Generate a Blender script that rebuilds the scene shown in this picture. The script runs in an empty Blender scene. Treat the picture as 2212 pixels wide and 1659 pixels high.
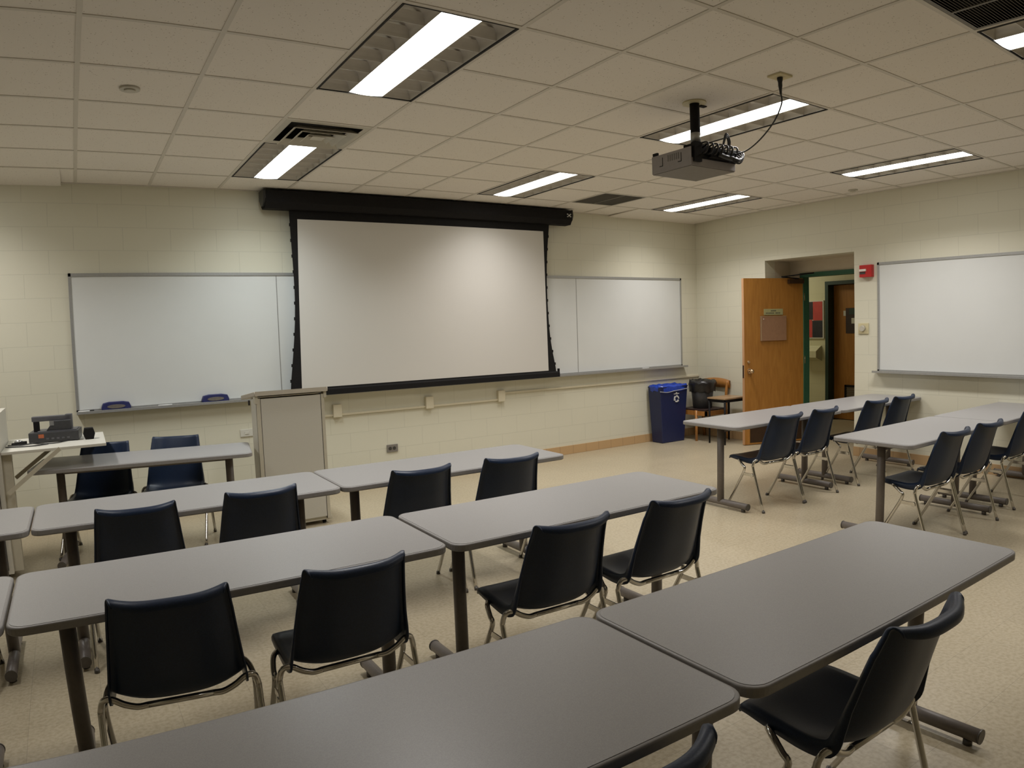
import bpy, bmesh, math, random
from mathutils import Vector, Matrix
random.seed(7)
S = bpy.context.scene
COL = S.collection
PI = math.pi

# ------------------------------------------------------------------ camera
CAM_POS = Vector((0, 0, 1.572))
CR = Vector((0.8425690405615043, -0.5376446500885834, -0.03186914053423283))
CU = Vector((0.06892162890678424, 0.04894713078451332, 0.9964205876319494))
CF = Vector((0.534160295188721, 0.8417496115942605, -0.07829668208046908))
cam = bpy.data.cameras.new('camera')
camo = bpy.data.objects.new('camera', cam)
COL.objects.link(camo)
m = Matrix((CR, CU, -CF)).transposed().to_4x4()
m.translation = CAM_POS
camo.matrix_world = m
cam.sensor_fit = 'HORIZONTAL'
cam.sensor_width = 36.0
cam.sensor_height = 27.0
cam.lens = 1536.0 * 36 / 2212
cam.clip_start = 0.05
cam.clip_end = 60
# the compact camera's wide lens has visible barrel distortion: its measured radial curve
cam.type = 'PANO'
K = (0.0, -0.039911906892431966, -3.8365676263755176e-05, 1.994097378540657e-05, -4.0828625134661453e-07)
tgt = cam if hasattr(cam, 'panorama_type') else cam.cycles
tgt.panorama_type = 'FISHEYE_LENS_POLYNOMIAL'
tgt.fisheye_fov = PI
for i, k in enumerate(K):
    setattr(tgt, 'fisheye_polynomial_k%d' % i, k)
S.camera = camo

# ------------------------------------------------------------------ view, world
S.view_settings.view_transform = 'Standard'
S.view_settings.look = 'None'
S.view_settings.gamma = 1
S.view_settings.use_curve_mapping = False
S.view_settings.exposure = 0.0
S.cycles.max_bounces = 8
S.cycles.diffuse_bounces = 5
S.cycles.sample_clamp_indirect = 6
W = bpy.data.worlds.new('world'); S.world = W
W.use_nodes = True
W.node_tree.nodes['Background'].inputs[0].default_value = (0.02, 0.02, 0.02, 1)
W.node_tree.nodes['Background'].inputs[1].default_value = 0.3

LAMP_W = 18.0            # watts of each ceiling fixture
LAMP_SPREAD = 132
LAMP_COL = (1.0, 0.97, 0.955)
LAMP_COL_COOL = (0.92, 0.99, 1.02)
GLOW = 7.0

# ------------------------------------------------------------------ materials
def new_mat(name):
    m = bpy.data.materials.new(name); m.use_nodes = True
    nt = m.node_tree
    return m, nt, nt.nodes['Principled BSDF']

def lin(c):
    return tuple(((x / 12.92) if x <= 0.04045 else ((x + 0.055) / 1.055) ** 2.4) for x in c)

def mat(name, col, rough=0.6, metal=0.0, var=0.0, scale=30.0, bump=0.0, spec=0.5, coat=0.0):
    """procedural material: a base colour with noise variation and optional bump"""
    m, nt, b = new_mat(name)
    b.inputs['Roughness'].default_value = rough
    b.inputs['Metallic'].default_value = metal
    b.inputs['Specular IOR Level'].default_value = spec
    b.inputs['Coat Weight'].default_value = coat
    tc = nt.nodes.new('ShaderNodeTexCoord')
    n = nt.nodes.new('ShaderNodeTexNoise'); n.inputs['Scale'].default_value = scale
    n.inputs['Detail'].default_value = 4
    nt.links.new(tc.outputs['Object'], n.inputs['Vector'])
    r = nt.nodes.new('ShaderNodeValToRGB')
    v = max(var, 0.015)
    c = col
    r.color_ramp.elements[0].position = 0.3; r.color_ramp.elements[1].position = 0.7
    r.color_ramp.elements[0].color = (c[0] * (1 - v), c[1] * (1 - v), c[2] * (1 - v), 1)
    r.color_ramp.elements[1].color = (min(1, c[0] * (1 + v)), min(1, c[1] * (1 + v)), min(1, c[2] * (1 + v)), 1)
    nt.links.new(n.outputs['Fac'], r.inputs['Fac'])
    nt.links.new(r.outputs['Color'], b.inputs['Base Color'])
    if bump:
        bp = nt.nodes.new('ShaderNodeBump'); bp.inputs['Strength'].default_value = bump
        bp.inputs['Distance'].default_value = 0.002
        nt.links.new(n.outputs['Fac'], bp.inputs['Height'])
        nt.links.new(bp.outputs['Normal'], b.inputs['Normal'])
    return m

def block_mat(name, col, axis, bw=0.4064, bh=0.2032, z0=0.1476, offx=0.0, mortar=0.003, dark=0.87, bump=0.25, offset=0.5):
    """painted concrete block: running bond, struck joints"""
    m, nt, b = new_mat(name)
    b.inputs['Roughness'].default_value = 0.45
    tc = nt.nodes.new('ShaderNodeTexCoord')
    sp = nt.nodes.new('ShaderNodeSeparateXYZ'); nt.links.new(tc.outputs['Object'], sp.inputs[0])
    ax = nt.nodes.new('ShaderNodeMath'); ax.operation = 'ADD'; ax.inputs[1].default_value = 20 * bw + offx
    nt.links.new(sp.outputs[axis], ax.inputs[0])
    az = nt.nodes.new('ShaderNodeMath'); az.operation = 'ADD'; az.inputs[1].default_value = 4 * bh - z0
    nt.links.new(sp.outputs['Z' if axis != 'XY' else 'Z'], az.inputs[0])
    cb = nt.nodes.new('ShaderNodeCombineXYZ')
    nt.links.new(ax.outputs[0], cb.inputs[0]); nt.links.new(az.outputs[0], cb.inputs[1])
    br = nt.nodes.new('ShaderNodeTexBrick')
    br.offset = offset
    br.inputs['Scale'].default_value = 1
    br.inputs['Brick Width'].default_value = bw
    br.inputs['Row Height'].default_value = bh
    br.inputs['Mortar Size'].default_value = mortar
    br.inputs['Mortar Smooth'].default_value = 0.4
    br.inputs['Bias'].default_value = 0
    br.inputs['Color1'].default_value = (*[c * 1.0 for c in col], 1)
    br.inputs['Color2'].default_value = (*[c * 0.99 for c in col], 1)
    br.inputs['Mortar'].default_value = (*[c * dark for c in col], 1)
    nt.links.new(cb.outputs[0], br.inputs['Vector'])
    n = nt.nodes.new('ShaderNodeTexNoise'); n.inputs['Scale'].default_value = 90; n.inputs['Detail'].default_value = 5
    nt.links.new(tc.outputs['Object'], n.inputs['Vector'])
    nt.links.new(br.outputs['Color'], b.inputs['Base Color'])
    mx = nt.nodes.new('ShaderNodeMath'); mx.operation = 'MULTIPLY_ADD'
    mx.inputs[1].default_value = -1.0
    nt.links.new(br.outputs['Fac'], mx.inputs[0])
    ms = nt.nodes.new('ShaderNodeMath'); ms.operation = 'MULTIPLY'; ms.inputs[1].default_value = 0.25
    nt.links.new(n.outputs['Fac'], ms.inputs[0]); nt.links.new(ms.outputs[0], mx.inputs[2])
    bp = nt.nodes.new('ShaderNodeBump'); bp.inputs['Strength'].default_value = bump; bp.inputs['Distance'].default_value = 0.003
    nt.links.new(mx.outputs[0], bp.inputs['Height']); nt.links.new(bp.outputs['Normal'], b.inputs['Normal'])
    return m

def floor_mat():
    m, nt, b = new_mat('vinyl_floor_tiles')
    tc = nt.nodes.new('ShaderNodeTexCoord')
    br = nt.nodes.new('ShaderNodeTexBrick'); br.offset = 0
    for k, v in (('Scale', 1), ('Brick Width', 0.3048), ('Row Height', 0.3048), ('Mortar Size', 0.0012), ('Mortar Smooth', 0.2), ('Bias', 0)):
        br.inputs[k].default_value = v
    c = (0.475, 0.41, 0.29)
    br.inputs['Color1'].default_value = (*c, 1)
    br.inputs['Color2'].default_value = (*[x * 0.95 for x in c], 1)
    br.inputs['Mortar'].default_value = (*[x * 0.72 for x in c], 1)
    mp = nt.nodes.new('ShaderNodeMapping'); mp.inputs['Location'].default_value = (10 * .3048 + .06, 10 * .3048 + .1, 0)
    nt.links.new(tc.outputs['Object'], mp.inputs[0]); nt.links.new(mp.outputs[0], br.inputs['Vector'])
    n = nt.nodes.new('ShaderNodeTexNoise'); n.inputs['Scale'].default_value = 55; n.inputs['Detail'].default_value = 6
    nt.links.new(tc.outputs['Object'], n.inputs['Vector'])
    r = nt.nodes.new('ShaderNodeValToRGB')
    r.color_ramp.elements[0].position = 0.36; r.color_ramp.elements[0].color = (0.82, 0.79, 0.74, 1)
    r.color_ramp.elements[1].position = 0.6; r.color_ramp.elements[1].color = (1, 1, 1, 1)
    nt.links.new(n.outputs['Fac'], r.inputs[0])
    mu = nt.nodes.new('ShaderNodeMix'); mu.data_type = 'RGBA'; mu.blend_type = 'MULTIPLY'; mu.inputs[0].default_value = 1
    nt.links.new(br.outputs['Color'], mu.inputs[6]); nt.links.new(r.outputs[0], mu.inputs[7])
    nt.links.new(mu.outputs[2], b.inputs['Base Color'])
    n2 = nt.nodes.new('ShaderNodeTexNoise'); n2.inputs['Scale'].default_value = 2.2; n2.inputs['Detail'].default_value = 3
    nt.links.new(tc.outputs['Object'], n2.inputs['Vector'])
    mr = nt.nodes.new('ShaderNodeMapRange'); mr.inputs['To Min'].default_value = 0.22; mr.inputs['To Max'].default_value = 0.42
    nt.links.new(n2.outputs['Fac'], mr.inputs['Value']); nt.links.new(mr.outputs[0], b.inputs['Roughness'])
    b.inputs['Specular IOR Level'].default_value = 0.4
    return m

def ceiling_mat():
    m, nt, b = new_mat('fissured_ceiling_tile')
    b.inputs['Roughness'].default_value = 0.95
    b.inputs['Specular IOR Level'].default_value = 0.1
    tc = nt.nodes.new('ShaderNodeTexCoord')
    v = nt.nodes.new('ShaderNodeTexVoronoi'); v.inputs['Scale'].default_value = 62
    n = nt.nodes.new('ShaderNodeTexNoise'); n.inputs['Scale'].default_value = 45; n.inputs['Detail'].default_value = 3
    nt.links.new(tc.outputs['Object'], v.inputs['Vector']); nt.links.new(tc.outputs['Object'], n.inputs['Vector'])
    r = nt.nodes.new('ShaderNodeValToRGB')
    r.color_ramp.elements[0].position = 0.10; r.color_ramp.elements[0].color = (0.36, 0.31, 0.25, 1)
    r.color_ramp.elements[1].position = 0.24; r.color_ramp.elements[1].color = (0.80, 0.755, 0.69, 1)
    nt.links.new(v.outputs['Distance'], r.inputs[0])
    r2 = nt.nodes.new('ShaderNodeValToRGB')
    r2.color_ramp.elements[0].position = 0.42; r2.color_ramp.elements[0].color = (0, 0, 0, 1)
    r2.color_ramp.elements[1].position = 0.52; r2.color_ramp.elements[1].color = (1, 1, 1, 1)
    nt.links.new(n.outputs['Fac'], r2.inputs[0])
    mx = nt.nodes.new('ShaderNodeMix'); mx.data_type = 'RGBA'
    nt.links.new(r2.outputs[0], mx.inputs[0]); nt.links.new(r.outputs[0], mx.inputs[6])
    mx.inputs[7].default_value = (0.80, 0.755, 0.69, 1)
    nt.links.new(mx.outputs[2], b.inputs['Base Color'])
    return m

def wood_mat(name, c1, c2, axis=(1, 1, 12), rough=0.4, scale=6):
    m, nt, b = new_mat(name)
    b.inputs['Roughness'].default_value = rough
    tc = nt.nodes.new('ShaderNodeTexCoord')
    mp = nt.nodes.new('ShaderNodeMapping'); mp.inputs['Scale'].default_value = axis
    nt.links.new(tc.outputs['Object'], mp.inputs[0])
    n = nt.nodes.new('ShaderNodeTexNoise'); n.inputs['Scale'].default_value = scale; n.inputs['Detail'].default_value = 6
    n.inputs['Distortion'].default_value = 0.6
    nt.links.new(mp.outputs[0], n.inputs['Vector'])
    r = nt.nodes.new('ShaderNodeValToRGB')
    r.color_ramp.elements[0].position = 0.3; r.color_ramp.elements[0].color = (*c1, 1)
    r.color_ramp.elements[1].position = 0.7; r.color_ramp.elements[1].color = (*c2, 1)
    nt.links.new(n.outputs['Fac'], r.inputs[0]); nt.links.new(r.outputs[0], b.inputs['Base Color'])
    return m

def emit_mat(name, col, s):
    m, nt, b = new_mat(name)
    b.inputs['Base Color'].default_value = (0.8, 0.8, 0.8, 1)
    b.inputs['Emission Color'].default_value = (*col, 1)
    b.inputs['Emission Strength'].default_value = s
    n = nt.nodes.new('ShaderNodeTexNoise'); n.inputs['Scale'].default_value = 20
    mr = nt.nodes.new('ShaderNodeMapRange'); mr.inputs['To Min'].default_value = 0.35; mr.inputs['To Max'].default_value = 0.45
    nt.links.new(n.outputs['Fac'], mr.inputs[0]); nt.links.new(mr.outputs[0], b.inputs['Roughness'])
    return m

M = {}
M['wall_x'] = block_mat('painted_block_front', (0.68, 0.655, 0.53), 'X')
M['wall_y'] = block_mat('painted_block_side', (0.68, 0.655, 0.53), 'Y', offx=0.09)
M['corridor'] = block_mat('corridor_block', (0.62, 0.60, 0.40), 'Y', offx=0.1)
M['plain_wall'] = mat('painted_plaster', (0.60, 0.53, 0.41), 0.6, var=0.02, scale=8)
M['floor'] = floor_mat()
M['ceiling'] = ceiling_mat()
M['tee'] = mat('tee_enamel_shadow_tone', (0.62, 0.58, 0.51), 0.5, var=0.02)  # toned darker than the tiles to paint in the grid's shadow lines
M['base'] = block_mat('tan_base_tile', (0.52, 0.34, 0.17), 'X', bw=0.2032, bh=0.5, z0=0, offset=0, mortar=0.003, dark=0.6)
M['base_y'] = block_mat('tan_base_tile_side', (0.50, 0.33, 0.17), 'Y', bw=0.2032, bh=0.5, z0=0, offset=0, mortar=0.003, dark=0.6)
M['board'] = mat('whiteboard_enamel', (0.68, 0.69, 0.67), 0.28, var=0.01, scale=3, spec=0.4)
M['alu'] = mat('brushed_aluminium', (0.42, 0.42, 0.41), 0.4, metal=0.6, var=0.05, scale=60)
M['screen'] = mat('matte_screen_fabric', (0.63, 0.605, 0.56), 0.9, var=0.01, scale=300)
M['black'] = mat('black_matte', (0.008, 0.007, 0.007), 0.75, var=0.2, scale=60, spec=0.25)
M['black_gloss'] = mat('black_plastic', (0.015, 0.014, 0.014), 0.35, var=0.15, scale=40)
M['chair'] = mat('navy_chair_plastic', (0.010, 0.021, 0.050), 0.40, var=0.18, scale=220, bump=0.15, spec=0.4)
M['chrome'] = mat('chrome_tube', (0.62, 0.60, 0.56), 0.16, metal=1.0, var=0.05, scale=20)
M['glide'] = mat('dark_glide', (0.10, 0.09, 0.08), 0.4, metal=0.4, var=0.1)
M['laminate'] = mat('grey_laminate', (0.305, 0.297, 0.292), 0.36, var=0.10, scale=420, spec=0.45)
M['edge'] = mat('grey_table_edge', (0.255, 0.242, 0.232), 0.45, var=0.05, scale=80)
M['tableleg'] = mat('brown_grey_steel', (0.165, 0.142, 0.125), 0.42, var=0.06, scale=60)
M['fixture'] = mat('fixture_louver_aluminium', (0.70, 0.67, 0.62), 0.25, metal=0.2, var=0.05, scale=15)
M['reflector'] = mat('fixture_reflector', (0.6, 0.57, 0.52), 0.4, metal=0.2, var=0.05, scale=15)
M['gap'] = mat('dark_gap', (0.012, 0.011, 0.010), 0.8)
M['lens'] = emit_mat('lit_diffuser', (1.0, 0.99, 0.93), GLOW)
M['lens_cool'] = emit_mat('lit_diffuser_cool', (0.95, 1.0, 0.96), GLOW)
M['vent'] = mat('vent_enamel', (0.52, 0.49, 0.41), 0.45, var=0.03)
M['grille'] = mat('return_grille_metal', (0.16, 0.145, 0.115), 0.5, var=0.05, scale=60)
M['white'] = mat('off_white_enamel', (0.62, 0.60, 0.53), 0.4, var=0.02)
M['podium'] = mat('grey_beige_laminate', (0.55, 0.525, 0.455), 0.45, var=0.04, scale=200)
M['podium_trim'] = mat('beige_trim', (0.52, 0.48, 0.38), 0.45, var=0.03)
M['podium_top'] = mat('podium_top_laminate', (0.46, 0.41, 0.33), 0.45, var=0.03)
M['seam'] = mat('dark_seam', (0.05, 0.045, 0.04), 0.7)
M['proj'] = mat('projector_plastic', (0.27, 0.245, 0.235), 0.45, var=0.03)
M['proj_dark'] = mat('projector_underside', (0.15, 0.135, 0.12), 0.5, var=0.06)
M['blue'] = mat('blue_bin_plastic', (0.011, 0.018, 0.075), 0.4, var=0.08, scale=30)
M['blue_bag'] = mat('blue_bag_film', (0.02, 0.06, 0.42), 0.25, var=0.2, scale=25, bump=0.6)
M['bagwhite'] = mat('pale_bag_band', (0.35, 0.36, 0.40), 0.4, var=0.1)
M['black_bag'] = mat('black_bag_film', (0.012, 0.011, 0.011), 0.3, var=0.3, scale=30, bump=0.8)
M['print'] = mat('white_print', (0.62, 0.62, 0.60), 0.6)
M['eraser'] = mat('navy_felt_eraser', (0.018, 0.022, 0.11), 0.55, var=0.15, scale=80)
M['eraser_grip'] = mat('grey_grip', (0.16, 0.14, 0.12), 0.6, var=0.1)
M['wood'] = wood_mat('oak_door_veneer', (0.33, 0.135, 0.022), (0.42, 0.19, 0.035), (1, 1, 0.12), 0.42, 30)
M['wood_edge'] = wood_mat('door_edge_wood', (0.50, 0.27, 0.13), (0.56, 0.32, 0.17), (1, 1, 0.2), 0.45, 30)
M['chairwood'] = wood_mat('varnished_beech', (0.34, 0.14, 0.03), (0.44, 0.20, 0.05), (1, 1, 0.3), 0.35, 25)
M['darkseat'] = mat('dark_brown_vinyl', (0.035, 0.018, 0.014), 0.5, var=0.2, scale=60)
M['tanwood'] = wood_mat('tan_table_laminate', (0.34, 0.22, 0.12), (0.40, 0.27, 0.15), (0.3, 1, 1), 0.35, 25)
M['green'] = mat('green_frame_paint', (0.025, 0.115, 0.065), 0.4, var=0.06)
M['greendark'] = mat('dark_frame_paint_and_shade', (0.018, 0.045, 0.035), 0.45, var=0.06)  # also paints the shade in the corridor door reveal
M['brass'] = mat('satin_brass', (0.62, 0.45, 0.28), 0.25, metal=0.9, var=0.05)
M['kick'] = mat('bronze_kick_plate', (0.05, 0.025, 0.012), 0.4, metal=0.3, var=0.15, scale=20)
M['plaque'] = mat('yellowed_plaque', (0.36, 0.34, 0.16), 0.5, var=0.04)
M['notice'] = mat('brown_notice_board', (0.30, 0.16, 0.085), 0.6, var=0.06)
M['red'] = mat('red_enamel', (0.46, 0.018, 0.016), 0.35, var=0.04)
M['strobe'] = mat('strobe_lens', (0.75, 0.68, 0.62), 0.2, var=0.03)
M['ivory'] = mat('ivory_plate', (0.62, 0.55, 0.34), 0.4, var=0.03)
M['tanbox'] = mat('painted_raceway', (0.64, 0.58, 0.43), 0.45, var=0.02)
M['steelplate'] = mat('grey_outlet_plate', (0.24, 0.22, 0.20), 0.4, metal=0.3)
M['outlet'] = mat('dark_socket', (0.045, 0.04, 0.035), 0.5)
M['paper'] = mat('white_paper', (0.65, 0.64, 0.56), 0.8, var=0.02)
M['posterred'] = mat('red_poster_panel', (0.50, 0.06, 0.05), 0.6, var=0.08, scale=12)
M['posterdark'] = mat('dark_poster_panel', (0.022, 0.02, 0.026), 0.6, var=0.3, scale=12)
M['cable'] = mat('black_cable', (0.012, 0.012, 0.012), 0.4)
M['orange'] = mat('orange_label', (0.48, 0.13, 0.05), 0.6)
M['darkgrey'] = mat('dark_grey_plastic', (0.045, 0.045, 0.048), 0.45, var=0.12, scale=40)
M['midgrey'] = mat('mid_grey_plastic', (0.11, 0.11, 0.12), 0.4, var=0.12, scale=40)
M['silver'] = mat('silver_plastic', (0.6, 0.6, 0.6), 0.2, metal=0.8)

# ------------------------------------------------------------------ mesh helpers
class MB:
    def __init__(s): s.bm = bmesh.new(); s.mats = []
    def mi(s, m):
        if m is None: return 0
        if m not in s.mats: s.mats.append(m)
        return s.mats.index(m)
    def box(s, x0, x1, y0, y1, z0, z1, m=None, bev=0.0, mtx=None):
        vs = [s.bm.verts.new(v) for v in ((x0, y0, z0), (x1, y0, z0), (x1, y1, z0), (x0, y1, z0), (x0, y0, z1), (x1, y0, z1), (x1, y1, z1), (x0, y1, z1))]
        fs = [s.bm.faces.new([vs[i] for i in f]) for f in ((0, 3, 2, 1), (4, 5, 6, 7), (0, 1, 5, 4), (1, 2, 6, 5), (2, 3, 7, 6), (3, 0, 4, 7))]
        k = s.mi(m)
        for f in fs: f.material_index = k
        if bev:
            es = list({e for f in fs for e in f.edges})
            r = bmesh.ops.bevel(s.bm, geom=es, offset=bev, segments=2, profile=0.7, affect='EDGES')
            for f in r['faces']: f.material_index = k
            vs = list({v for f in s.bm.faces if any(v in r['verts'] for v in f.verts) for v in f.verts}) if mtx else vs
        if mtx: bmesh.ops.transform(s.bm, matrix=mtx, verts=vs)
        return s
    def prism(s, pts, axis, a, b, m=None, bev=0.0):
        """polygon pts extruded along an axis from a to b; pts are the other two coordinates in order"""
        def mk(p, t):
            if axis == 'z': return (p[0], p[1], t)
            if axis == 'y': return (p[0], t, p[1])
            return (t, p[0], p[1])
        A = [s.bm.verts.new(mk(p, a)) for p in pts]; B = [s.bm.verts.new(mk(p, b)) for p in pts]
        n = len(pts); fs = [s.bm.faces.new(A[::-1]), s.bm.faces.new(B)]
        for i in range(n): fs.append(s.bm.faces.new((A[i], A[(i + 1) % n], B[(i + 1) % n], B[i])))
        k = s.mi(m)
        for f in fs: f.material_index = k
        bmesh.ops.recalc_face_normals(s.bm, faces=fs)
        if bev:
            es = list({e for f in fs[:2] for e in f.edges})
            r = bmesh.ops.bevel(s.bm, geom=es, offset=bev, segments=3, profile=0.7, affect='EDGES')
            for f in r['faces']: f.material_index = k; f.smooth = True
        return s
    def tube(s, pts, r, m=None, n=12, smooth=True, steps=5, caps=True):
        pts = [Vector(p) for p in pts]
        if smooth and len(pts) > 2: pts = spline(pts, steps)
        k = s.mi(m); rings = []; up = None
        for i, p in enumerate(pts):
            d = (pts[min(i + 1, len(pts) - 1)] - pts[max(i - 1, 0)]).normalized()
            if up is None:
                up = d.orthogonal().normalized()
            else:
                up = (up - d * up.dot(d)).normalized()
            q = d.cross(up)
            rr = r[min(i, len(r) - 1)] if isinstance(r, (list, tuple)) else r
            rings.append([s.bm.verts.new(p + (up * math.cos(2 * PI * j / n) + q * math.sin(2 * PI * j / n)) * rr) for j in range(n)])
        for a, b in zip(rings, rings[1:]):
            for j in range(n):
                f = s.bm.faces.new((a[j], a[(j + 1) % n], b[(j + 1) % n], b[j])); f.smooth = True; f.material_index = k
        if caps:
            f = s.bm.faces.new(rings[0][::-1]); f.material_index = k
            f = s.bm.faces.new(rings[-1]); f.material_index = k
        return s
    def grid(s, rows, m=None, smooth=True, closed=False):
        k = s.mi(m)
        V = [[s.bm.verts.new(p) for p in r] for r in rows]
        for a, b in zip(V, V[1:]):
            n = len(a)
            for j in range(n if closed else n - 1):
                f = s.bm.faces.new((a[j], a[(j + 1) % n], b[(j + 1) % n], b[j])); f.smooth = smooth; f.material_index = k
        return V
    def sphere(s, c, r, m=None, sc=(1, 1, 1), n=14):
        k = s.mi(m)
        r_ = bmesh.ops.create_uvsphere(s.bm, u_segments=n, v_segments=n // 2, radius=r, matrix=Matrix.Translation(c) @ Matrix.Diagonal((*sc, 1)))
        for f in {f for v in r_['verts'] for f in v.link_faces}: f.smooth = True; f.material_index = k
        return s
    def build(s, name, m=None, parent=None, mods=None):
        if m is not None and not s.mats: s.mats = [m]
        bmesh.ops.recalc_face_normals(s.bm, faces=s.bm.faces[:]) if not getattr(s, 'keep', False) else None
        me = bpy.data.meshes.new(name); s.bm.to_mesh(me); s.bm.free()
        for x in s.mats: me.materials.append(x)
        o = bpy.data.objects.new(name, me); COL.objects.link(o)
        if parent: o.parent = parent
        return o

def spline(pts, steps):
    out = []
    P = [pts[0] * 2 - pts[1]] + pts + [pts[-1] * 2 - pts[-2]]
    for i in range(1, len(P) - 2):
        p0, p1, p2, p3 = P[i - 1:i + 3]
        for t in range(steps):
            u = t / steps
            out.append(0.5 * ((2 * p1) + (p2 - p0) * u + (2 * p0 - 5 * p1 + 4 * p2 - p3) * u * u + (3 * p1 - 3 * p2 + p3 - p0) * u ** 3))
    out.append(pts[-1])
    return out

def tag(o, label, cat=None, group=None, kind=None):
    if label: o['label'] = label
    if cat: o['category'] = cat
    if group: o['group'] = group
    if kind: o['kind'] = kind
    return o

def thing(name, label, cat, loc=(0, 0, 0), rz=0.0, group=None):
    o = bpy.data.objects.new(name, None); COL.objects.link(o)
    o.empty_display_size = 0.1
    o.location = loc; o.rotation_euler = (0, 0, rz)
    return tag(o, label, cat, group)

def copy_tree(o, parent=None):
    c = o.copy(); COL.objects.link(c); c.parent = parent
    for ch in o.children:
        copy_tree(ch, c)
    return c

def structure(o, label):
    return tag(o, label, None, None, 'structure')

# ------------------------------------------------------------------ room
U = 0.6096
X0, Y0 = 0.0322, 3.9618          # ceiling grid origin
H = 2.966
YW, XW = 6.968, 7.533            # front wall, right wall
XL, YB = -3.0, -3.2              # left wall and back wall (outside the picture)
OY0, OY1, OZ = 4.555, 5.80, 2.332  # the alcove of the classroom door
XF = 8.05                        # plane of the door frame
XC = 10.0                        # far wall of the corridor

structure(MB().box(XL - .2, XF + 2.15, YB - .2, YW + 3.0, -0.12, 0).build('floor', M['floor']), 'cream speckled vinyl tile floor with faint square joints')
structure(MB().box(XL - .2, XW + .0, YW, YW + 0.2, 0, H + .25).build('wall_front', M['wall_x']), 'cream painted block wall behind the projection screen')
w = MB()
w.box(XW, XW + .2, YB, OY0, 0, H + .25); w.box(XW, XW + .2, OY1, YW + .2, 0, H + .25); w.box(XW, XW + .2, OY0, OY1, OZ, H + .25)
structure(w.build('wall_right', M['wall_y']), 'cream painted block wall with the door alcove')
structure(MB().box(XL - .2, XL, YB, YW, 0, H + .25).build('wall_left', M['wall_y']), 'cream painted block wall on the left')
structure(MB().box(XL - .2, XW + .2, YB - .2, YB, 0, H + .25).build('wall_back', M['wall_x']), 'cream painted block wall behind the camera')
structure(MB().box(XL, XW, YW - .012, YW, 0, 0.106).build('baseboard_front', M['base']), 'tan ceramic base tiles along the front wall')
b = MB(); b.box(XW - .012, XW, YB, OY0, 0, .106); b.box(XW - .012, XW, OY1, YW - .012, 0, .106)
structure(b.build('baseboard_right', M['base_y']), 'tan ceramic base tiles along the right wall')

# ceiling: 2 ft tiles with real openings where lights and vents sit
# power factors; some near fixtures dimmed to imitate the lens darkening its corners
POWER = {(-2, 2): 1.0, (2, 2): 1.0, (6, 2): 1.0, (10, 2): 1.15, (-2, -2): .5, (2, -2): 1.05, (6, -2): 1.0, (10, -2): 1.2, (6, -6): .75, (10, -6): .6}
LIGHTS = list(POWER)
VENTS = [(2, 1)]
GRILLES = [(8, 3), (5, -5)]
holes = {(c, r + k) for c, r in LIGHTS for k in (0, 1)} | set(VENTS) | set(GRILLES)
imin, imax = -5, 12
jmin, jmax = -12, 4
ce = MB(); ce.keep = True
for i in range(imin, imax + 1):
    for j in range(jmin, jmax + 1):
        if (i, j) in holes: continue
        a, b2 = max(XL, X0 + U * i), min(XW, X0 + U * (i + 1))
        c, d = max(YB, Y0 + U * j), min(YW, Y0 + U * (j + 1))
        if b2 - a < .01 or d - c < .01: continue
        vs = [ce.bm.verts.new(v) for v in ((a, c, H), (a, d, H), (b2, d, H), (b2, c, H))]
        ce.bm.faces.new(vs)
structure(ce.build('ceiling', M['ceiling']), 'suspended ceiling of speckled acoustic tiles')
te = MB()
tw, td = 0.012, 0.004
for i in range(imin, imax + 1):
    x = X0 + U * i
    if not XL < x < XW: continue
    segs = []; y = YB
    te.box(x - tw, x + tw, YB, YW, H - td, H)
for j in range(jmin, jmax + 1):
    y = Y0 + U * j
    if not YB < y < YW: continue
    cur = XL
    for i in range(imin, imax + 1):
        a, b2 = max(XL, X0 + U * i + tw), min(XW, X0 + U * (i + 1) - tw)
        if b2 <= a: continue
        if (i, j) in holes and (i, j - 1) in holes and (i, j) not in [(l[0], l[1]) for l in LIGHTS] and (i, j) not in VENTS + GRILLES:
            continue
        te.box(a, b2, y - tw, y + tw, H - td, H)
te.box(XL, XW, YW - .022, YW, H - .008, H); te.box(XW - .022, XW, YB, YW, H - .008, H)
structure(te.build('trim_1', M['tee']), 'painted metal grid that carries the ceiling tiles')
# roof slab above the void so no light leaks
structure(MB().box(XL - .2, XW + .2, YB - .2, YW + .2, H + .25, H + .4).build('trim_2', M['plain_wall']), 'slab above the suspended ceiling')
# the border tiles by the front wall sag at the left and right ends
def sag(x0, x1, dz, name, label):
    s = MB(); ya = Y0 + U * 5 - U + .02
    ya = Y0 + 4 * U
    s.prism([(ya, H - .007), (YW - .001, H - dz), (YW - .001, H - dz + .012), (ya, H)], 'x', x0, x1)
    structure(s.build(name, M['ceiling']), label)
sag(XL + .01, -0.085, 0.03, 'trim_3', 'sagging border tile of the ceiling at the left end')
sag(5.95, XW - .03, 0.022, 'trim_4', 'sagging border tile of the ceiling at the right corner')

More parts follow.
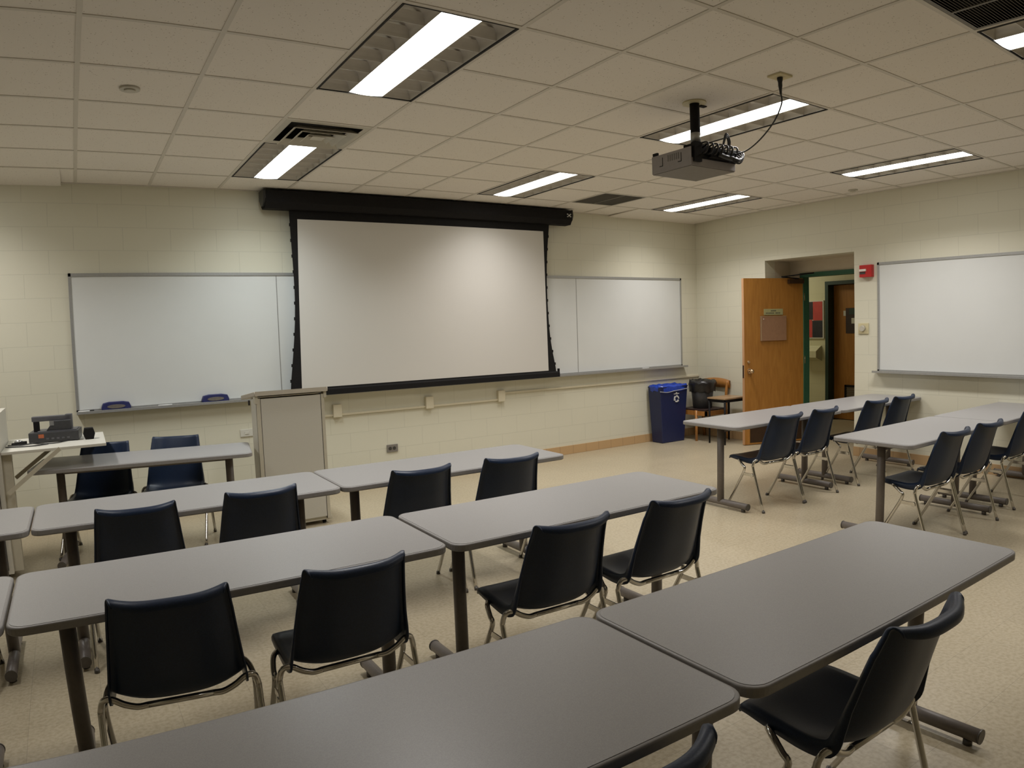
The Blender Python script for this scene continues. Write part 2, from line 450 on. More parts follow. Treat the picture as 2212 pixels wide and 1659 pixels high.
# alcove, door frame and corridor
al = MB()
al.box(XW + .2, XF + .08, OY1, OY1 + .1, 0, OZ); al.box(XW + .2, XF + .08, OY0 - .1, OY0, 0, OZ)
al.box(XW + .2, XF + .08, OY0 - .1, OY1 + .1, OZ, OZ + .1)
FY0, FY1, FZ = 4.66, 5.58, 2.12        # clear opening of the frame
al.box(XF, XF + .08, OY0, OY1, FZ + .055, OZ)
al.box(XF, XF + .08, FY1 + .055, OY1, 0, FZ + .055)
al.box(XF, XF + .08, OY0, FY0 - .055, 0, FZ + .055)
structure(al.build('wall_inner', M['plain_wall']), 'painted sides and top of the door alcove')
fr = MB()
fr.box(XF - .02, XF + .10, FY1, FY1 + .055, 0, FZ); fr.box(XF - .02, XF + .10, FY0 - .055, FY0, 0, FZ)
fr.box(XF - .02, XF + .10, FY0 - .055, FY1 + .055, FZ, FZ + .055)
structure(fr.build('trim_5', M['green']), 'green painted steel frame of the classroom door')
co = MB()
DY0, DY1 = 5.42, 6.545
co.box(XC, XC + .2, DY1, 9.8, 0, 2.7); co.box(XC, XC + .2, 3.5, DY0, 0, 2.7); co.box(XC, XC + .2, DY0, DY1, 2.16, 2.7)
structure(co.build('wall_far', M['corridor']), 'yellowish block wall across the corridor')
c2 = MB(); c2.box(XF + .08, XF + .12, 3.4, OY0, 0, 2.7); c2.box(XF + .08, XF + .12, OY1, 9.8, 0, 2.7); c2.box(XF + .08, XF + .12, OY0, OY1, OZ, 2.7)
c2.box(XF + .08, XC + .7, 9.8, 9.9, 0, 2.7); c2.box(XF + .08, XC + .7, 3.4, 3.5, 0, 2.7); c2.box(XC + .5, XC + .6, 3.4, 9.9, 0, 2.7)
structure(c2.build('wall_outer', M['plain_wall']), 'painted walls enclosing the corridor')
structure(MB().box(XF + .08, XC + .6, 3.4, 9.9, 2.7, 2.8).build('ceiling', M['plain_wall']), 'corridor ceiling')
f2 = MB()
f2.box(XC - .02, XC + .12, DY1 - .055, DY1, 0, 2.105); f2.box(XC - .02, XC + .12, DY0, DY0 + .055, 0, 2.105); f2.box(XC - .02, XC + .12, DY0, DY1, 2.105, 2.16)
structure(f2.build('trim_6', M['greendark']), 'dark green frame of the door across the corridor')

# ------------------------------------------------------------------ open classroom door
ax, ay, bx, by = 7.19, 5.87, 8.045, 5.585
L = math.hypot(bx - ax, by - ay)
door = bpy.data.objects.new('door_1', None); COL.objects.link(door)
door.location = (ax, ay, 0); door.rotation_euler = (0, 0, math.atan2(by - ay, bx - ax))
structure(door, 'open orange brown wooden door swung into the room')
leaf = MB(); leaf.box(0.004, L - .003, 0, .044, .008, 2.11, M['wood']); leaf.box(0, .004, 0, .044, .008, 2.11, M['wood_edge'])
leaf.build('door_leaf', None, door)
k = MB(); k.tube([(.075, .0, .945), (.075, -.045, .945)], .012, M['brass'], smooth=False); k.sphere((.075, -.06, .945), .028, M['brass'], (1, .8, 1))
k.tube([(.075, .001, .945), (.075, -.006, .945)], .034, M['brass'], n=20, smooth=False)
k.build('door_knob', None, door)
MB().tube([(.06, .001, 1.06), (.06, -.012, 1.06)], .017, M['brass'], n=18, smooth=False).build('lock_cylinder', None, door)
MB().box(.08, L - .04, -.003, 0, .03, .30, M['kick']).build('kick_plate', None, door)
MB().box(-.003, 0, .008, .036, .86, 1.02, M['kick']).build('latch_plate', None, door)
h = MB()
for z in (.25, 1.06, 1.87): h.tube([(L + .006, .002, z - .05), (L + .006, .002, z + .05)], .008, M['brass'], smooth=False)
h.build('hinge', None, door)
pl = MB(); pl.box(.292, .574, -.005, 0, 1.645, 1.722, M['plaque'], bev=.0015)
for (x0, x1, z) in ((.395, .475, 1.700),):
    n = 5
    for i in range(n): pl.box(x0 + (x1 - x0) * i / n, x0 + (x1 - x0) * (i + .65) / n, -.0058, -.005, z - .009, z + .004, M['seam'])
for i in range(12):
    if i in (7,): continue
    x = .32 + .018 * i
    pl.box(x, x + .011, -.0058, -.005, 1.662, 1.676, M['seam'])
tag(pl.build('door_plaque', None, door), 'small yellowed plaque with two lines of dark lettering')
nb = MB(); nb.box(.235, .615, -.02, 0, 1.32, 1.632, M['notice'], bev=.002); nb.box(.235, .247, -.023, 0, 1.32, 1.632, M['tanwood'])
nb.box(.235, .615, -.022, -.001, 1.625, 1.632, M['tanwood']); nb.sphere((.275, -.022, 1.595), .007, M['silver'], n=8)
tag(nb.build('notice_panel', None, door), 'flat brown notice panel screwed to the door')
cl = MB(); cl.box(L - .25, L - .03, -.05, 0, 2.04, 2.095, M['kick']); cl.tube([(L - .1, -.03, 2.10), (L - .35, -.02, 2.125), (L - .03, -.25, 2.16)], .009, M['black'], smooth=False)
cl.build('door_closer', None, door)

# door across the corridor, recessed
d2 = bpy.data.objects.new('door_2', None); COL.objects.link(d2); structure(d2, 'brown wooden door across the corridor with papers and a louvre')
d2.location = (XC + .14, DY0, 0)
MB().box(0, .05, .055, DY1 - DY0 - .055, .01, 2.10, M['wood']).build('door_leaf', None, d2)
lv = MB(); y0, y1 = .30, .875
lv.box(-.02, 0, y0, y1, .52, .55, M['black']); lv.box(-.02, 0, y0, y1, .16, .19, M['black']); lv.box(-.02, 0, y0, y0 + .03, .16, .55, M['black']); lv.box(-.02, 0, y1 - .03, y1, .16, .55, M['black'])
for i in range(12): lv.box(-.012, -.001, y0 + .03, y1 - .03, .20 + .027 * i, .218 + .027 * i, M['grille'])
tag(lv.build('door_louver', None, d2), 'black framed louvre at the bottom of the door')
pp = MB(); pp.box(-.006, -.002, .60, .86, 1.35, 1.74, M['darkseat']); pp.box(-.010, -.006, .62, .76, 1.50, 1.585, M['paper'])
pp.box(-.010, -.006, .58, .80, 1.64, 1.73, M['greendark']); pp.box(-.005, -.001, .82, .90, 1.62, 1.70, M['paper']); pp.box(-.004, 0, .60, .70, 1.80, 1.93, M['plaque'])
tag(pp.build('posted_papers', None, d2), 'papers and a dark poster stuck on the door')
# dark colour stands in for the shade inside the deep door reveal
structure(MB().box(XC + .12, XC + .5, DY1 - .055, DY1, 0, 2.16).build('trim_7', M['greendark']), 'reveal of the corridor door with its shade painted dark')

tag(MB().box(XC - .022, XC - .001, 6.57, 7.6, 1.275, 1.872, M['paper'])
    .box(XC - .026, XC - .004, 6.59, 6.76, 1.56, 1.855, M['posterred']).box(XC - .026, XC - .004, 6.765, 7.1, 1.575, 1.855, M['posterdark'])
    .box(XC - .026, XC - .004, 6.59, 6.77, 1.292, 1.555, M['posterdark']).box(XC - .026, XC - .004, 6.775, 7.1, 1.292, 1.57, M['posterred'])
    .build('poster_board'), 'red and black poster board in a white frame on the corridor wall', 'poster board')
fo = thing('drinking_fountain', 'pale wall fountain below the poster board in the corridor', 'drinking fountain', (XC, 6.78, .98))
MB().prism([(-.16, .0), (-.16, .10), (-.02, .18), (0, .18), (0, -.06)], 'y', -.16, .16, M['corridor']).build('basin', None, fo)
MB().tube([(-.1, .05, .13), (-.1, .05, .17), (-.13, .02, .18)], .01, M['silver']).build('spout', None, fo)

# ------------------------------------------------------------------ ceiling fixtures
def make_fixture(name):
    t = thing(name, 'ceiling light', 'ceiling light')
    w, l = U - .024, 2 * U - .024       # opening between tees
    x0, y0 = .012, .012
    f = MB(); z = .0
    f.box(x0, x0 + .010, y0, y0 + l, -.008, .11, M['gap']); f.box(x0 + w - .010, x0 + w, y0, y0 + l, -.008, .11, M['gap'])
    f.box(x0 + .010, x0 + w - .010, y0, y0 + .006, -.006, .11, M['gap']); f.box(x0 + .010, x0 + w - .010, y0 + l - .006, y0 + l, -.006, .11, M['gap'])
    f.build('frame', None, t)
    hs = MB(); hs.box(x0, x0 + w, y0, y0 + l, .11, .125, M['reflector']); hs.build('housing', None, t)
    cw = .205; cx = U / 2
    a0, a1 = x0 + .012, cx - cw / 2; b0, b1 = cx + cw / 2, x0 + w - .012
    for (p, q) in ((a0, a1), (b0, b1)):
        rf = MB(); n = 10; rows = []
        mid, hw = (p + q) / 2, (q - p) / 2
        for i in range(n + 1):
            a = PI * i / n
            rows.append([(mid - hw * math.cos(a), y0 + .008, -.002 + .075 * math.sin(a) ** .8), (mid - hw * math.cos(a), y0 + l - .008, -.002 + .075 * math.sin(a) ** .8)])
        rf.grid(rows, M['fixture'])
        ro = rf.build('reflector', None, t)
        nb_ = 7
        for i in range(nb_ + 1):
            y = y0 + .012 + (l - .024) * i / nb_
            # curved parabolic cross blade, wide at the top, thin at the bottom
            lo = MB()
            side = [(y - .001 - .016 * u * u, -.002 + .055 * u) for u in (0, .33, .66, 1)] + [(y + .001 + .016 * u * u, -.002 + .055 * u) for u in (1, .66, .33, 0)]
            lo.prism(side, 'x', p + .002, q - .002, M['fixture'])
            lo.build('louver_blade', None, ro)
    df = MB()
    rows = []
    for i in range(7):
        u = -1 + 2 * i / 6
        rows.append([(cx + cw / 2 * u, y0 + .007, .001 - .008 * (1 - u * u)), (cx + cw / 2 * u, y0 + l - .007, .001 - .008 * (1 - u * u))])
    df.grid(rows, M['lens']); df.build('diffuser', None, t)
    return t

proto = make_fixture('ceiling_light')
fix_labels = {
    (-2, 2): 'ceiling light beyond the left edge, whose glow falls on the wall left of the whiteboard',
    (-2, -2): 'ceiling light beyond the left edge, nearer the camera',
    (10, -6): 'ceiling light beyond the right edge, above the right whiteboard',
    (2, 2): 'two by four ceiling light with a cool white strip, touching the stepped air vent',
    (2, -2): 'largest ceiling light at the top centre with louvred dark side bays',
    (6, 2): 'ceiling light between the screen housing and the hanging projector',
    (6, -2): 'ceiling light partly hidden by the black projector pole',
    (10, 2): 'small far ceiling light nearest the front right corner of the room',
    (10, -2): 'ceiling light alone above the door side, nearest the right wall',
    (6, -6): 'ceiling light cut off by the top right corner of the picture',
}
first = True
placed = []
for (c, r) in LIGHTS:
    if first: o = proto; first = False
    else: o = copy_tree(proto)
    o.location = (X0 + U * c, Y0 + U * r, H)
    o['group'] = 'recessed ceiling lights'
    o['label'] = fix_labels[(c, r)]
    cool = (c, r) == (2, 2)
    if cool:
        for ch in o.children:
            if ch.name.startswith('diffuser'):
                ch.data = ch.data.copy(); ch.data.materials[0] = M['lens_cool']
    placed.append((o, cool, c, r))
for o, cool, c, r in placed:
    ld = bpy.data.lights.new('fluorescent_lamp', 'AREA'); ld.shape = 'RECTANGLE'; ld.size = .20; ld.size_y = 1.16
    ld.energy = LAMP_W * POWER[(c, r)]; ld.color = LAMP_COL_COOL if cool else LAMP_COL
    ld.spread = math.radians(LAMP_SPREAD)
    lo = bpy.data.objects.new('fluorescent_lamp', ld); COL.objects.link(lo); lo.parent = o
    lo.location = (U / 2, U, -.012)
ld = bpy.data.lights.new('corridor_fill_light', 'AREA'); ld.shape = 'RECTANGLE'; ld.size = .5; ld.size_y = 1.2; ld.energy = 16; ld.color = (1, .95, .72)  # added unseen area light that brightens the corridor, no fixture modelled
lo = bpy.data.objects.new('corridor_fill_light', ld); COL.objects.link(lo); lo.location = (9.0, 7.6, 2.68)

# stepped supply vent
vt = thing('air_vent', 'square stepped supply air vent beside the front left ceiling light', 'air vent', (X0 + 2.5 * U, Y0 + 1.5 * U, H))
pn = MB(); h_ = U / 2 - .012
MB().box(-h_, h_, -h_, h_, .10, .11, M['gap']).build('duct_box', None, vt)
def ring(mb, a, za, b_, zb, m_):
    A = [(-a, -a, za), (a, -a, za), (a, a, za), (-a, a, za)]; B = [(-b_, -b_, zb), (b_, -b_, zb), (b_, b_, zb), (-b_, b_, zb)]
    mb.grid([A, B], m_, smooth=False, closed=True)
fr = MB(); ring(fr, h_, -.002, h_ - .045, -.004, M['vent']); ring(fr, h_ - .045, -.004, h_ - .047, .10, M['gap']); fr.build('frame', None, vt)
for (a, zt) in ((.226, .004), (.160, .002), (.096, .0)):
    cn = MB(); ring(cn, a, zt - .036, a - .046, zt, M['vent']); ring(cn, a, zt - .036, a - .004, zt - .038, M['vent']); ring(cn, a - .004, zt - .038, a - .048, zt - .004, M['vent'])
    cn.build('cone', None, vt)
MB().box(-.045, .045, -.045, .045, -.030, -.026, M['vent']).build('centre_plate', None, vt)

def grille(c, r, label):
    g = thing('return_grille', label, 'air grille', (X0 + (c + .5) * U, Y0 + (r + .5) * U, H), 0, 'return air grilles')
    q = MB(); ring(q, h_, -.003, h_ - .022, -.004, M['grille']); q.box(-.008, .008, -h_ + .02, h_ - .02, -.005, .0, M['grille']); q.build('frame', None, g)
    s = MB()
    n = 36
    for i in range(n):
        y = -h_ + .03 + (2 * h_ - .06) * i / (n - 1)
        s.prism([(y - .002, -.002), (y + .006, .008), (y + .008, .007), (y, -.003)], 'x', -h_ + .022, h_ - .022, M['grille'])
    s.build('slats', None, g)
    MB().box(-h_, h_, -h_, h_, .05, .06, M['gap']).build('duct_box', None, g)
grille(8, 3, 'brown square return grille in the ceiling between the screen end and the corner light')
grille(5, -5, 'dark square return grille at the top right edge of the picture')

def disc(x, y, r, label):
    q = MB(); q.tube([(x, y, H), (x, y, H - .012)], r, M['vent'], n=24, smooth=False); q.tube([(x, y, H - .012), (x, y, H - .02)], r * .55, M['vent'], n=20, smooth=False)
    tag(q.build('ceiling_disc'), label, 'sprinkler cover', 'ceiling discs')
disc(.305, 4.286, .055, 'flat round cover on the ceiling tile at upper left')
disc(7.2, 4.35, .05, 'flat round cover on the ceiling near the right wall')

# ------------------------------------------------------------------ whiteboards
def whiteboard(name, label, axis, a, b_, z0, z1, face, tray_ext, joints=()):
    """axis 'x': on the front wall from x=a to b; axis 'y': on the right wall"""
    t = thing(name, label, 'whiteboard', (0, 0, 0))
    def bx(mb, u0, u1, d0, d1, za, zb, m_, bev=0):
        if axis == 'x': mb.box(u0, u1, face - d1, face - d0, za, zb, m_, bev)
        else: mb.box(face - d1, face - d0, u0, u1, za, zb, m_, bev)
    s = MB(); bx(s, a + .015, b_ - .015, .004, .012, z0 + .01, z1 - .015, M['board']); s.build('writing_surface', None, t)
    f = MB(); bx(f, a, b_, .001, .02, z1 - .028, z1, M['alu']); bx(f, a, a + .022, .001, .02, z0, z1, M['alu']); bx(f, b_ - .022, b_, .001, .02, z0, z1, M['alu']); bx(f, a, b_, .001, .02, z0, z0 + .02, M['alu'])
    for j in joints: bx(f, j - .004, j + .004, .004, .0135, z0 + .02, z1 - .02, M['alu'])
    f.build('frame', None, t)
    tr = MB(); bx(tr, a + tray_ext[0], b_ + tray_ext[1], .001, .085, z0 - .012, z0 - .002, M['alu'], .002); bx(tr, a + tray_ext[0], b_ + tray_ext[1], .078, .088, z0 - .014, z0 + .010, M['alu'], .002)
    tr.build('marker_tray', None, t)
    return t
whiteboard('whiteboard', 'long whiteboard on the front wall running behind the projection screen', 'x', -.057, 7.205, .985, 2.185, YW, (-.0, .04), (1.76, 3.57, 5.39))
whiteboard('whiteboard', 'whiteboard on the right wall beside the red alarm box', 'y', .62, 4.262, .985, 2.185, XW, (-.02, .03), (2.44,))

# ------------------------------------------------------------------ things on the tray
TR = .985 - .002
def eraser(x, label):
    e = thing('board_eraser', label, 'board eraser', (x, YW - .045, TR), 0, 'blue board erasers on the left tray')
    b_ = MB(); b_.prism([(-.120, .0), (.120, .0), (.122, .03), (.108, .066), (.06, .076), (-.06, .076), (-.108, .066), (-.122, .03)], 'y', -.028, .028, M['eraser'], bev=.006); b_.build('body', None, e)
    g = MB(); pts = [(.075 * math.cos(2 * PI * i / 20), .036 + .017 * math.sin(2 * PI * i / 20)) for i in range(20)]
    g.prism(pts, 'y', -.031, -.026, M['eraser_grip']); tag(g.build('grip', None, e), 'grey oval grip')
    l_ = MB(); l_.box(-.018, .018, -.0275, -.024, .060, .069, M['print']); l_.build('logo', None, e)
eraser(.268, 'blue board eraser with grey oval grip, on the tray near the left end')
eraser(1.125, 'blue board eraser with grey oval grip, on the tray close to the podium')
mk = MB(); mk.tube([(-.045, YW - .05, TR + .009), (.05, YW - .05, TR + .009)], .009, M['print'], smooth=False); mk.tube([(.05, YW - .05, TR + .009), (.085, YW - .05, TR + .009)], .0095, M['black'], smooth=False)
tag(mk.build('marker'), 'white marker with black cap at the left end of the tray', 'marker')
for i, (x, lb) in enumerate(((.62, 'pale marker lying on the tray between the two blue erasers'), (6.42, 'pale marker on the tray near the right end of the long whiteboard'))):
    q = MB(); q.tube([(x, YW - .05, TR + .009), (x + .12, YW - .052, TR + .009)], .009, M['print'], smooth=False)
    tag(q.build('marker'), lb, 'marker')

# ------------------------------------------------------------------ projection screen
ps = thing('projection_screen', 'lowered projection screen with black borders and black housing', 'projection screen', (0, 0, 0))
yc = YW - .12
cs = MB(); prof = [(yc - .085, 2.945), (YW - .03, 2.945), (YW - .03, 2.80), (yc + .05, 2.775), (yc - .06, 2.775), (yc - .095, 2.83)]
cs.prism(prof, 'x', 1.64, 5.205, M['black'], bev=.004); cs.build('housing', None, ps)
ec = MB(); ep = [(yc - .088, 2.948), (YW - .028, 2.948), (YW - .028, 2.86), (yc + .03, 2.80), (yc - .04, 2.797), (yc - .08, 2.83), (yc - .098, 2.88)]
ec.prism(ep, 'x', 5.20, 5.222, M['black_gloss'], bev=.004); ec.build('end_cap', None, ps)
ec = MB(); ec.prism(ep, 'x', 1.622, 1.645, M['black_gloss'], bev=.004); ec.build('end_cap', None, ps)
lg = MB(); lg.box(5.13, 5.185, yc - .1, yc - .09, 2.872, 2.888, M['print']); lg.box(5.13, 5.145, yc - .1, yc - .09, 2.862, 2.9, M['print']); lg.box(5.17, 5.185, yc - .1, yc - .09, 2.862, 2.9, M['print'])
lg.build('maker_badge', None, ps)
for x in (1.9, 3.4, 4.95):
    br_ = MB(); br_.box(x, x + .05, YW - .03, YW - .001, 2.80, 2.93, M['black']); br_.build('bracket', None, ps)
SY = yc
wl = lambda z: 1.93 + (1.960 - 1.93) * (z - 1.08) / (2.69 - 1.08)
wr = lambda z: 4.863 + (4.843 - 4.863) * (z - 1.04) / (2.70 - 1.04)
def interp(tab, z):
    for (z0, v0), (z1, v1) in zip(tab, tab[1:]):
        if z0 <= z <= z1:
            u = (z - z0) / (z1 - z0); return v0 + (v1 - v0) * u
    return tab[0][1] if z < tab[0][0] else tab[-1][1]
def smooth_tab(f, z): return (f(z - .12) + f(z - .06) + f(z) + f(z + .06) + f(z + .12)) / 5
ltab = [(1.03, 1.815), (1.33, 1.855), (1.6, 1.887), (1.86, 1.905), (2.13, 1.905), (2.45, 1.893), (2.8, 1.880)]
rtab = [(1.03, 4.985), (1.25, 4.93), (1.5, 4.892), (1.8, 4.876), (2.15, 4.872), (2.45, 4.89), (2.8, 4.935)]
zb, zt = 1.055, 2.695
fab = MB(); fab.prism([(wl(zb), zb), (wr(zb), zb), (wr(zt), zt), (wl(zt), zt)], 'y', SY - .0015, SY + .0005, M['screen']); fab.build('viewing_surface', None, ps)
bd = MB(); N = 24
zs = [1.03 + (2.79 - 1.03) * i / N for i in range(N + 1)]
for side in (0, 1):
    rows = []
    for z in zs:
        o_ = smooth_tab(lambda q: interp(ltab if side == 0 else rtab, q), z); i_ = wl(z) if side == 0 else wr(z)
        rows.append((o_, i_, z))
    for k_, yy in ((0, SY - .002), (1, SY + .002)):
        bd.grid([[(o_, yy, z), (i_, yy, z)] for o_, i_, z in rows], M['black'], smooth=False)
bd.box(1.90, 4.92, SY - .0025, SY + .002, zt - .004, 2.79, M['black']); bd.box(1.83, 4.97, SY - .0025, SY + .002, 1.03, zb + .003, M['black'])
tag(bd.build('masking_border', None, ps), 'black masking border with inward curved sides')
for side, tab in ((0, ltab), (1, rtab)):
    for i in range(11):
        z = 1.12 + i * .15; o_ = smooth_tab(lambda q: interp(tab, q), z)
        tb = MB(); tb.box(o_ - .008, o_ + .008, SY - .003, SY + .003, z, z + .03, M['black']); tb.build('tension_tab', None, ps)
bt = MB(); bt.prism([(SY - .016, .978), (SY + .016, .978), (SY + .016, 1.03), (SY + .006, 1.045), (SY - .006, 1.045), (SY - .016, 1.03)], 'x', 1.80, 5.018, M['black'], bev=.003)
bt.box(5.0, 5.018, SY - .012, SY + .012, 1.04, 1.075, M['black']); bt.build('bottom_bar', None, ps)

# ------------------------------------------------------------------ conduit along the front wall
rw = thing('wall_raceway', 'cream surface raceway with junction boxes under the screen', 'raceway', (0, 0, 0))
q = MB()
q.box(1.9, 4.22, YW - .02, YW, .748, .768, M['tanbox']); q.box(4.27, XW - .002, YW - .02, YW, .818, .838, M['tanbox']); q.build('channel', None, rw)
for x in (2.305, 3.338, 4.253):
    q = MB(); q.box(x - .045, x + .045, YW - .045, YW, .735, .865, M['tanbox'], bev=.006); q.build('junction_box', None, rw)
ot = thing('wall_outlet', 'grey double outlet plate low on the front wall', 'wall outlet', (2.892, YW, .348))
MB().box(-.062, .062, -.012, 0, -.04, .04, M['steelplate'], bev=.003).build('plate', None, ot)
for s_ in (-.026, .02):
    MB().tube([(s_, -.0125, 0), (s_, -.015, 0)], .018, M['outlet'], n=16, smooth=False).build('socket', None, ot)
sw = thing('wall_plate', 'ivory wall plate with a dark blot between the door alcove and the whiteboard', 'wall plate', (XW, 4.44, 1.46))
MB().box(-.012, 0, -.062, .062, -.06, .06, M['ivory'], bev=.003).build('plate', None, sw)
MB().tube([(-.012, .005, .002), (-.04, .005, .0)], [.036, .030], M['vent'], n=16, smooth=False).build('knob', None, sw)
sb = thing('fire_alarm_strobe', 'red fire alarm box with a pale strobe lens beside the door alcove', 'fire alarm', (XW, 4.385, 2.10))
MB().box(-.055, 0, -.075, .075, -.068, .068, M['red'], bev=.006).build('housing', None, sb)
MB().box(-.072, -.053, -.012, .07, -.004, .022, M['strobe'], bev=.004).build('strobe_lens', None, sb)
MB().box(-.057, -.054, .0, .07, -.034, -.010, M['seam']).build('grille', None, sb)
q = MB(); q.box(-.06, .06, -.01, 0, -.035, .035, M['white'], bev=.003); q.box(-.02, .02, -.014, -.009, -.012, .012, M['white'])
o = q.build('blank_wall_plate'); o.location = (1.40, YW, .665); tag(o, 'small pale blank plate on the front wall beside the podium', 'wall plate')

# ------------------------------------------------------------------ tables
def make_table(name):
    t = thing(name, 't', 'table')
    w, d = 1.524, .609; hz = .730; r = .055
    pts = []
    for cx, cy, a0 in ((w - r, r, -PI / 2), (w - r, d - r, 0), (r, d - r, PI / 2), (r, r, PI)):
        for i in range(7):
            a = a0 + PI / 2 * i / 6; pts.append((cx + r * math.cos(a), cy + r * math.sin(a)))
    tp = MB(); tp.prism(pts, 'z', hz - .030, hz - .0012, M['edge'], bev=.007)
    ins = [(x + (.009 if x < w / 2 else -.009), y + (.009 if y < d / 2 else -.009)) for x, y in pts]
    tp.build('edge_band', None, t)
    MB().prism(ins, 'z', hz - .006, hz, M['laminate']).build('tabletop', None, t)
    for x in (.165, w - .165):
        lg = MB(); lg.tube([(x, d / 2, .05), (x, d / 2, hz - .045)], .029, M['tableleg'], n=20, smooth=False)
        lg.build('leg', None, t)
        pt = MB(); pt.box(x - .05, x + .05, d / 2 - .20, d / 2 + .20, hz - .045, hz - .029, M['tableleg']); pt.build('mounting_plate', None, t)
        ft = MB(); ft.tube([(x, .012, .048), (x, d - .012, .048)], .027, M['tableleg'], n=18, smooth=False)
        ft.tube([(x, .009, .048), (x, .016, .048)], .029, M['glide'], n=18, smooth=False); ft.tube([(x, d - .016, .048), (x, d - .009, .048)], .029, M['glide'], n=18, smooth=False)
        f_ = ft.build('foot', None, t)
        for yy in (.06, d - .06):
            g = MB(); g.tube([(x, yy, 0), (x, yy, .024)], .018, M['glide'], n=12, smooth=False); g.build('glide', None, f_)
    MB().box(.19, w - .19, d / 2 - .02, d / 2 + .02, hz - .085, hz - .045, M['tableleg']).build('crossbeam', None, t)
    return t
tables = [
    ((-.405, 5.545), -9.1, 'grey rectangular table below the cart shelf, its chairs facing the room'),
    ((-.280, 3.725), 0, 'grey table in the second row left, in front of the podium'),
    ((1.25, 3.725), 0, 'grey table in the second row right of the podium, below the screen'),
    ((-.292, 2.43), 0, 'grey table in the third row, behind the two leftmost large chairs'),
    ((1.248, 2.41), 0, 'grey table in the third row centre with two chairs showing seats'),
    ((-.284, .985), 0, 'nearest grey table filling the bottom edge of the picture, left of the gap'),
    ((1.253, .985), 0, 'nearest grey table at lower right with a chair at its far end'),
    ((4.470, 3.735), 0, 'far right grey table nearest the blue recycling bin'),
    ((6.00, 3.735), 0, 'far right grey table running on to the right wall, in front of the doorway'),
    ((4.585, 2.35), 0, 'grey table at the right with two chairs pulled up, in front of the bin row'),
    ((6.12, 2.35), 0, 'grey table at the right edge below the right whiteboard'),
    ((-1.812, 3.725), 0, 'grey table cut off by the left edge, beside the grey cart'),
    ((-1.825, 2.43), 0, 'grey table corner cut off by the left edge, third row'),
]
tproto = make_table('classroom_table')
for n, (loc, rz, lb) in enumerate(tables):
    o = tproto if n == 0 else copy_tree(tproto)
    o.location = (loc[0], loc[1], 0); o.rotation_euler = (0, 0, math.radians(rz))
    o['label'] = lb; o['group'] = 'grey classroom tables'

